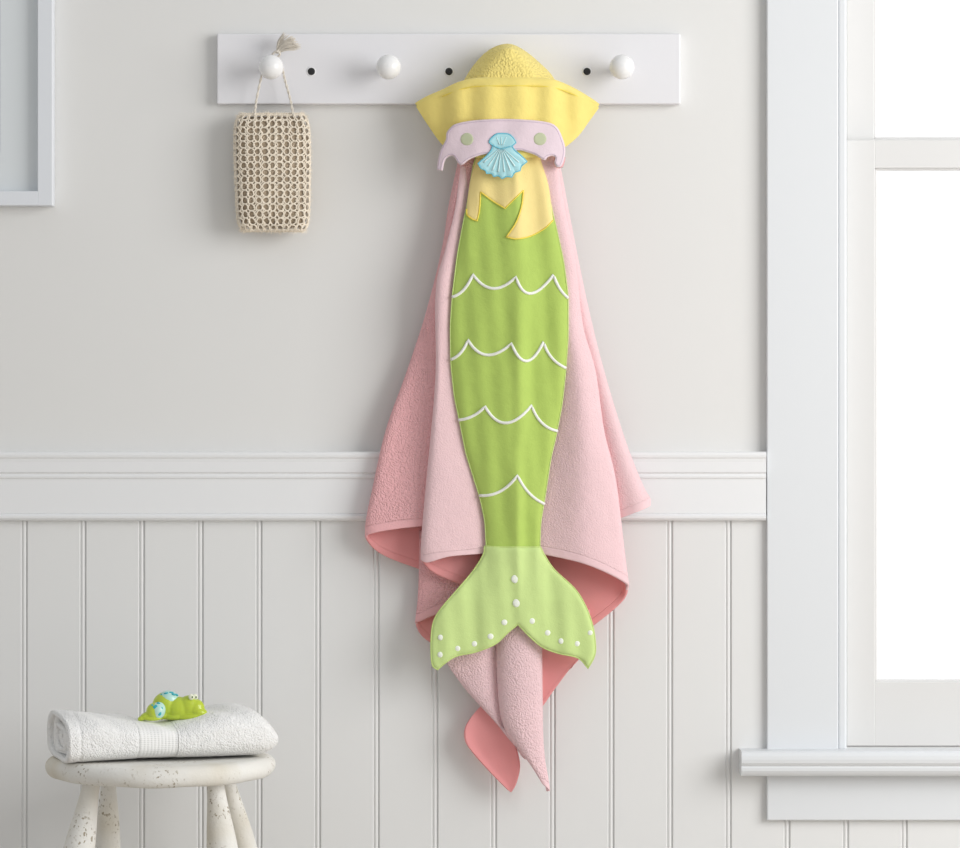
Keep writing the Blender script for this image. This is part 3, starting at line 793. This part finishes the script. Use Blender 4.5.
link('inner_shade_pad', mesh(vs, fs), M['sisal_shade'], sp)  # solid stand-in for the shaded net behind the holes
vs, fs = [], []
for k in range(2600):    # loose sisal fibres
    u = random.random()*PER; v = random.uniform(-1, 1)
    if random.random() < .35: v = math.copysign(random.uniform(.93, .995), v)
    a = sponge_pt(u, v, 1.0); c = P(CX, CY-v*HB*.8, CD); n = (a-c); n.normalize()
    n = (n + Vector((random.uniform(-.9, .9), random.uniform(-.6, .6), random.uniform(-.9, .9)))).normalized()
    L = random.uniform(.003, .009); s_ = n.orthogonal().normalized()*.00022; o_ = len(vs)
    m_ = a+n*L*.5+Vector((random.uniform(-.001, .001),)*3)
    vs += [a-s_, a+s_, m_+s_*.8, m_-s_*.8, a+n*L+Vector((0, 0, -.001))]
    fs += [(o_, o_+1, o_+2, o_+3), (o_+3, o_+2, o_+4)]
link('loose_fibres', mesh(vs, fs), M['sisal'], sp)
# twisted string looped over the knob stem
def twist(pts, r):
    p = cr(pts, 14); vs, fs = [], []; W = [P(*q) for q in p]
    for s_ in (0, math.pi):
        path = []
        for i, q in enumerate(W):
            t = (W[min(i+1, len(W)-1)]-W[max(i-1, 0)]).normalized(); a = t.cross(Vector((0, 1, 0))).normalized(); b = t.cross(a)
            g = i*.75+s_; path.append(q + (a*math.cos(g)+b*math.sin(g))*r*.62)
        tube_data(path, r*.72, 6, vs, fs)
    return vs, fs
v1, f1 = twist([(254.5,116,50),(256.5,100,48),(261.5,76,44),(264.5,66,40),(267.5,61,38),(273,58,38),(279,61,38),(282,67,40),(285,80,43),(290,98,47),(293.5,116,50)], .0017)
link('string', mesh(v1, f1), M['string'], sp)
vs, fs = [], []
k0 = np.array((274.5, 55.5, 46.))
tube_data([P(*p) for p in cr([(270,58.5,41),(272.5,54,45),(277,51.5,50),(280,54,48),(277,57.5,44),(273.5,56,44),(274,52.5,48),(279,50,49)], 6)], .0017, 7, vs, fs)
for k in range(260):
    sa = max(-.55, min(.5, random.gauss(0, .33))); L = random.uniform(15, 25); dx, dy = math.cos(-.74+sa), math.sin(-.74+sa)
    d1 = random.uniform(-9, 9); b = (277+random.uniform(-1, 1), 52.5+random.uniform(-1, 1), 48)
    pts = [(b[0], b[1], b[2]), (b[0]+dx*L*.5-.8+random.uniform(-.7, .7), b[1]+dy*L*.55, b[2]+d1*.6), (b[0]+dx*L+random.uniform(-1, 1.5), b[1]+dy*L*.85+random.uniform(-.5, 1), b[2]+d1)]
    tube_data([P(*p) for p in cr(pts, 4)], [.0006]*8+[.0003], 4, vs, fs)
link('tassel', mesh(vs, fs), M['string'], sp)

# ------------------------------------------------------------------ stool
SX, SY, SZ = P(160, 0, 250).x, -.25, .463    # seat centre and top
st = thing('stool', 'round white chipped-paint wooden stool carrying the folded towel', 'stool', (SX, SY, 0))
R_ = .1752; TH = .031; prof = [(.0005, SZ-TH)]
prof += [(R_-.022, SZ-TH)]
for k in range(11):
    a = -math.pi/2 + math.pi*k/10; prof.append((R_-.016+.016*max(0, math.cos(a))**.9, SZ-TH/2+TH/2*math.sin(a)))
prof += [(R_-.03, SZ+.0), (.06, SZ-.001), (.0005, SZ-.001)]
me = lathe(prof, 96, 'z')
for v in me.vertices:
    a = math.atan2(v.co.y, v.co.x); k = 1+.006*math.sin(3*a+.4)+.004*math.sin(7*a); v.co.x *= k; v.co.y *= k
    v.co.z += (.0016*math.sin(2*a+1)+.0008*math.sin(9*a))*(math.hypot(v.co.x, v.co.y)/R_)**2*(1 if v.co.z < SZ-.01 else .2)
me.transform(Matrix.Translation((SX, SY, 0)))
link('seat', me, M['stool'], st)
for (ox, oy, sx_, sy_) in ((-.094, -.082, -.175, -.13), (.090, -.082, .12, -.13), (-.087, .082, -.03, .12), (.092, .082, .235, .12)):
    top = Vector((SX+ox, SY+oy, SZ-TH+.004)); L = top.z
    pts = []; rs = []
    for k in range(41):
        t = k/40; pts.append(top + Vector((sx_*L*t, sy_*L*t, -L*t)))
        rs.append(float(np.interp(t, [0, .05, .12, .2, .3, .4, .55, .7, .85, .93, 1], [.0125, .0135, .0175, .0225, .0255, .026, .0225, .0185, .0150, .016, .0135])))
    rs = list(np.convolve(np.pad(rs, 2, mode='edge'), np.ones(5)/5, 'valid'))
    if oy > 0: rs = [r*.82 for r in rs]
    v_, f_ = tube_data(pts, rs, 24)
    for i, v in enumerate(v_):
        if v.z < .0: v.z = 0
    link('leg', mesh(v_, f_), M['stool'], st)

# ------------------------------------------------------------------ folded white towel
TL, TW_ = .319, .176
rot = math.radians(18)
TC = Vector((P(163, 0, 262).x, -.262, SZ+.0015))
tl = thing('folded_towel', 'folded white terry towel with a woven band lying on the stool', 'towel', TC)
def tow_h(s):   # height along the length, s 0..1 left to right
    return float(np.interp(s, [0, .08, .2, .33, .42, .52, .62, .75, .86, .94, 1], [.069, .070, .067, .059, .054, .055, .062, .073, .077, .070, .048]))
tow_hs = [sum(tow_h(min(max(s+o, 0), 1)) for o in np.linspace(-.07, .07, 9))/9 for s in np.linspace(0, 1, 101)]
def TWP(s, a, k=1.0, inset_=0.0, kx=1.0):
    """point of the folded towel's outer skin: s along the length, a angle round the section (0 = back, pi = front, top positive)"""
    h = float(np.interp(s, np.linspace(0, 1, 101), tow_hs)); w_ = TW_/2
    endr = max(0, (s-.90)/.10)
    kk = math.sqrt(max(0, 1-endr**2.6*.80))
    c, sn = math.cos(a), math.sin(a); e = 2/2.9
    y = -math.copysign(abs(c)**e, -c)*w_*(.93+.07*kk) if True else 0
    y = math.copysign(abs(c)**e, c)*w_*(.90+.10*kk)
    z = h/2 + math.copysign(abs(sn)**e, sn)*(h/2)*kk
    if sn > 0: z += .0018*math.sin(s*23+c*2) + .0012*math.sin(s*41+c*5)
    if s > .5 and sn < 0: z += .0
    zc = h/2
    if s < .35 and c < 0: z -= .009*(1-s/.35)*(-c)*(1 if sn < 0 else .4)
    y *= k; z = zc + (z-zc)*k
    bulge = .006*math.sin(max(0, min(1, (s-.5)/.5))*math.pi)
    y += -bulge if c < 0 else bulge*.3
    x = (s-.5)*TL
    X = x*math.cos(rot) - y*math.sin(rot); Y = x*math.sin(rot) + y*math.cos(rot)
    return Vector((TC.x+X, TC.y+Y, TC.z+z))
NA = 72
def skin(s0, s1, n, k, closed_ends=(False, False), ridges=None):
    vs, fs = [], []
    for i in range(n+1):
        s = s0+(s1-s0)*i/n
        kk = k(s) if callable(k) else k
        for j in range(NA): vs.append(TWP(s, 2*math.pi*j/NA, kk))
    for i in range(n):
        for j in range(NA):
            l = (j+1) % NA; fs.append((i*NA+j, i*NA+l, (i+1)*NA+l, (i+1)*NA+j))
    return vs, fs
def add_ring_end(vs, fs, s, k0, k1, flip=False):
    """rounded hem edge from skin inward"""
    b = len(vs); st_ = [(0, k0), (-.008, k0-.012), (-.011, (k0+k1)/2), (-.008, k1+.012), (.0, k1), (.05, k1-.01)]
    for ds, k in st_:
        for j in range(NA): vs.append(TWP(s+ds, 2*math.pi*j/NA, k))
    for i in range(len(st_)-1):
        for j in range(NA):
            l = (j+1) % NA; fs.append((b+i*NA+j, b+(i+1)*NA+j, b+(i+1)*NA+l, b+i*NA+l))
B0, B1 = .33, .515
def kprof(s):
    d = .0
    if s > B1: d = -.022*math.exp(-((s-B1)/.008)**2)
    if s < B0: d = -.022*math.exp(-((s-B0)/.008)**2)
    if s < .07 and s > .035: d -= .02*math.exp(-((s-.05)/.006)**2)
    return 1+d
vs, fs = skin(0, B0, 70, kprof); 
add_ring_end(vs, fs, 0.0, 1.0, .80)
v2, f2 = skin(B1, 1.0, 90, kprof); o_ = len(vs); vs += v2; fs += [tuple(i+o_ for i in f) for f in f2]
fs.append(tuple(o_+90*NA+j for j in range(NA)))
link('terry_cloth', mesh(vs, fs), M['white_terry'], tl)
def kband(s): return .978 + .006*abs(math.sin((s-B0)/(B1-B0)*math.pi*11))
vs, fs = skin(B0-.004, B1+.004, 88, kband)
link('woven_band', mesh(vs, fs), M['white_dobby'], tl)
# inner folded layers seen at the open end
vs, fs = [], []
for q, (k0, k1, ds) in enumerate(((.77, .58, .012), (.55, .36, .006), (.33, .01, .016))):
    b = len(vs); st_ = [(.12, k0), (ds+.008, k0), (ds, k0-.05), (ds-.003, (k0+k1)/2), (ds, k1+.05), (ds+.008, k1), (.12, k1)]
    for d_, k in st_:
        for j in range(NA):
            a = 2*math.pi*j/NA; v = TWP(d_, a, max(k, .01)); v.z += .004*math.sin(2*a+q); v.y -= .006*(q+1)*.6
            vs.append(v)
    for i in range(len(st_)-1):
        for j in range(NA):
            l = (j+1) % NA; fs.append((b+i*NA+j, b+(i+1)*NA+j, b+(i+1)*NA+l, b+i*NA+l))
link('inner_folds', mesh(vs, fs), M['white_terry'], tl)

# ------------------------------------------------------------------ bath toys
def blob(name, parts, mat, parent, voxel=.0011, loc=None):
    """parts: (px, py, d, rx, ry, rz mm, tilt) ellipsoids fused into one skin"""
    bm = bmesh.new()
    for px, py, d, rx, ry, rz, tilt in parts:
        r = bmesh.ops.create_uvsphere(bm, u_segments=24, v_segments=14, radius=1)
        m = Matrix.Translation(P(px, py, d)) @ Matrix.Rotation(math.radians(tilt), 4, 'Y') @ Matrix.Diagonal((rx/1000, ry/1000, rz/1000, 1))
        bmesh.ops.transform(bm, matrix=m, verts=r['verts'])
    me = bpy.data.meshes.new('m'); bm.to_mesh(me); bm.free()
    o = link(name, me, mat, parent, loc)
    if voxel:
        rm = o.modifiers.new('fuse', 'REMESH'); rm.mode = 'VOXEL'; rm.voxel_size = voxel; rm.use_smooth_shade = True
        s_ = o.modifiers.new('soft', 'SMOOTH'); s_.factor = .6; s_.iterations = 6
    return o
td = 278
big = thing('bath_toy', 'larger lime green rubber bath toy with bulging eyes on the white towel', 'bath toy', P(176, 719, td), 'green bath toys')
blob('toy_body', [(166,705.5,td,21,20,21,0), (178,708,td+2,24,18,17.5,0), (189,706,td+4,17,15,16.5,0), (195.5,708,td+5,14,13,14,20), (199,712,td+7,13,12,8,10), (190,716.5,td+12,20,8,5,-6),
                  (203.5,714.5,td+8,9,6,3.6,10), (160,715,td+6,14,14,7,0), (176,716.5,td+4,24,14,6,0)], M['toy'], big)
blob('toy_shell', [(168.5,700.0,td+1,16.5,16,14.6,2)], M['toy_shell'], big, None)
for x, y, dd, r in ((162.0,694.2,9,3.2),(166.2,692.8,13,3.4),(171,692.2,8,3.8),(173.6,693.9,13,3.2),(176.5,694.4,8,2.8),(167,691.6,2,3.0)):
    blob('toy_spot', [(x, y+.4, td+dd*.7, r*1.15, r*1.3, 1.7, (x-169)*2.6)], M['toy_spot'], big, None)
for x, dd in ((191.3, 15), (195.0, 9)):
    e = blob('toy_eye', [(x, 697.0, td+dd, 4.2, 4.0, 4.8, 0)], M['toy_eye'], big, None)
    blob('toy_pupil', [(x+1.0, 697.2, td+dd+3.4, 1.2, 1.0, 1.9, 0)], M['toy_pupil'], e, None)
small = thing('bath_toy', 'smaller lime green bath toy with blue shell spots beside the larger one', 'bath toy', P(152, 721, td+36), 'green bath toys')
ts = td+34
blob('toy_body', [(155,711.5,ts,13.5,11,13.5,0), (146.5,716,ts+1,10,8,6,-18), (142,718.2,ts+2,7,6,4,-15), (152,718,ts+2,15,9,4.5,0)], M['toy'], small, .0009)
blob('toy_shell', [(158.2,710.6,ts+1.2,11,12.2,13.2,14)], M['toy_shell'], small, None)
blob('shell_belly', [(154.2,711.8,ts+1.4,12.0,11.4,12.8,0)], M['toy'], small, None)
for x, y, dd, r, rz in ((155.6,707.6,10.6,3.9,4.2),(159.6,713.6,11.4,2.8,3.4),(152.4,705.2,7.4,1.8,1.5),(158.6,703.4,7.0,3.0,1.8),(161.6,708.5,9.5,1.8,2.6)):
    blob('toy_spot', [(x, y, ts+dd, r, 1.3, rz, 20)], M['toy_spot'], small, None)
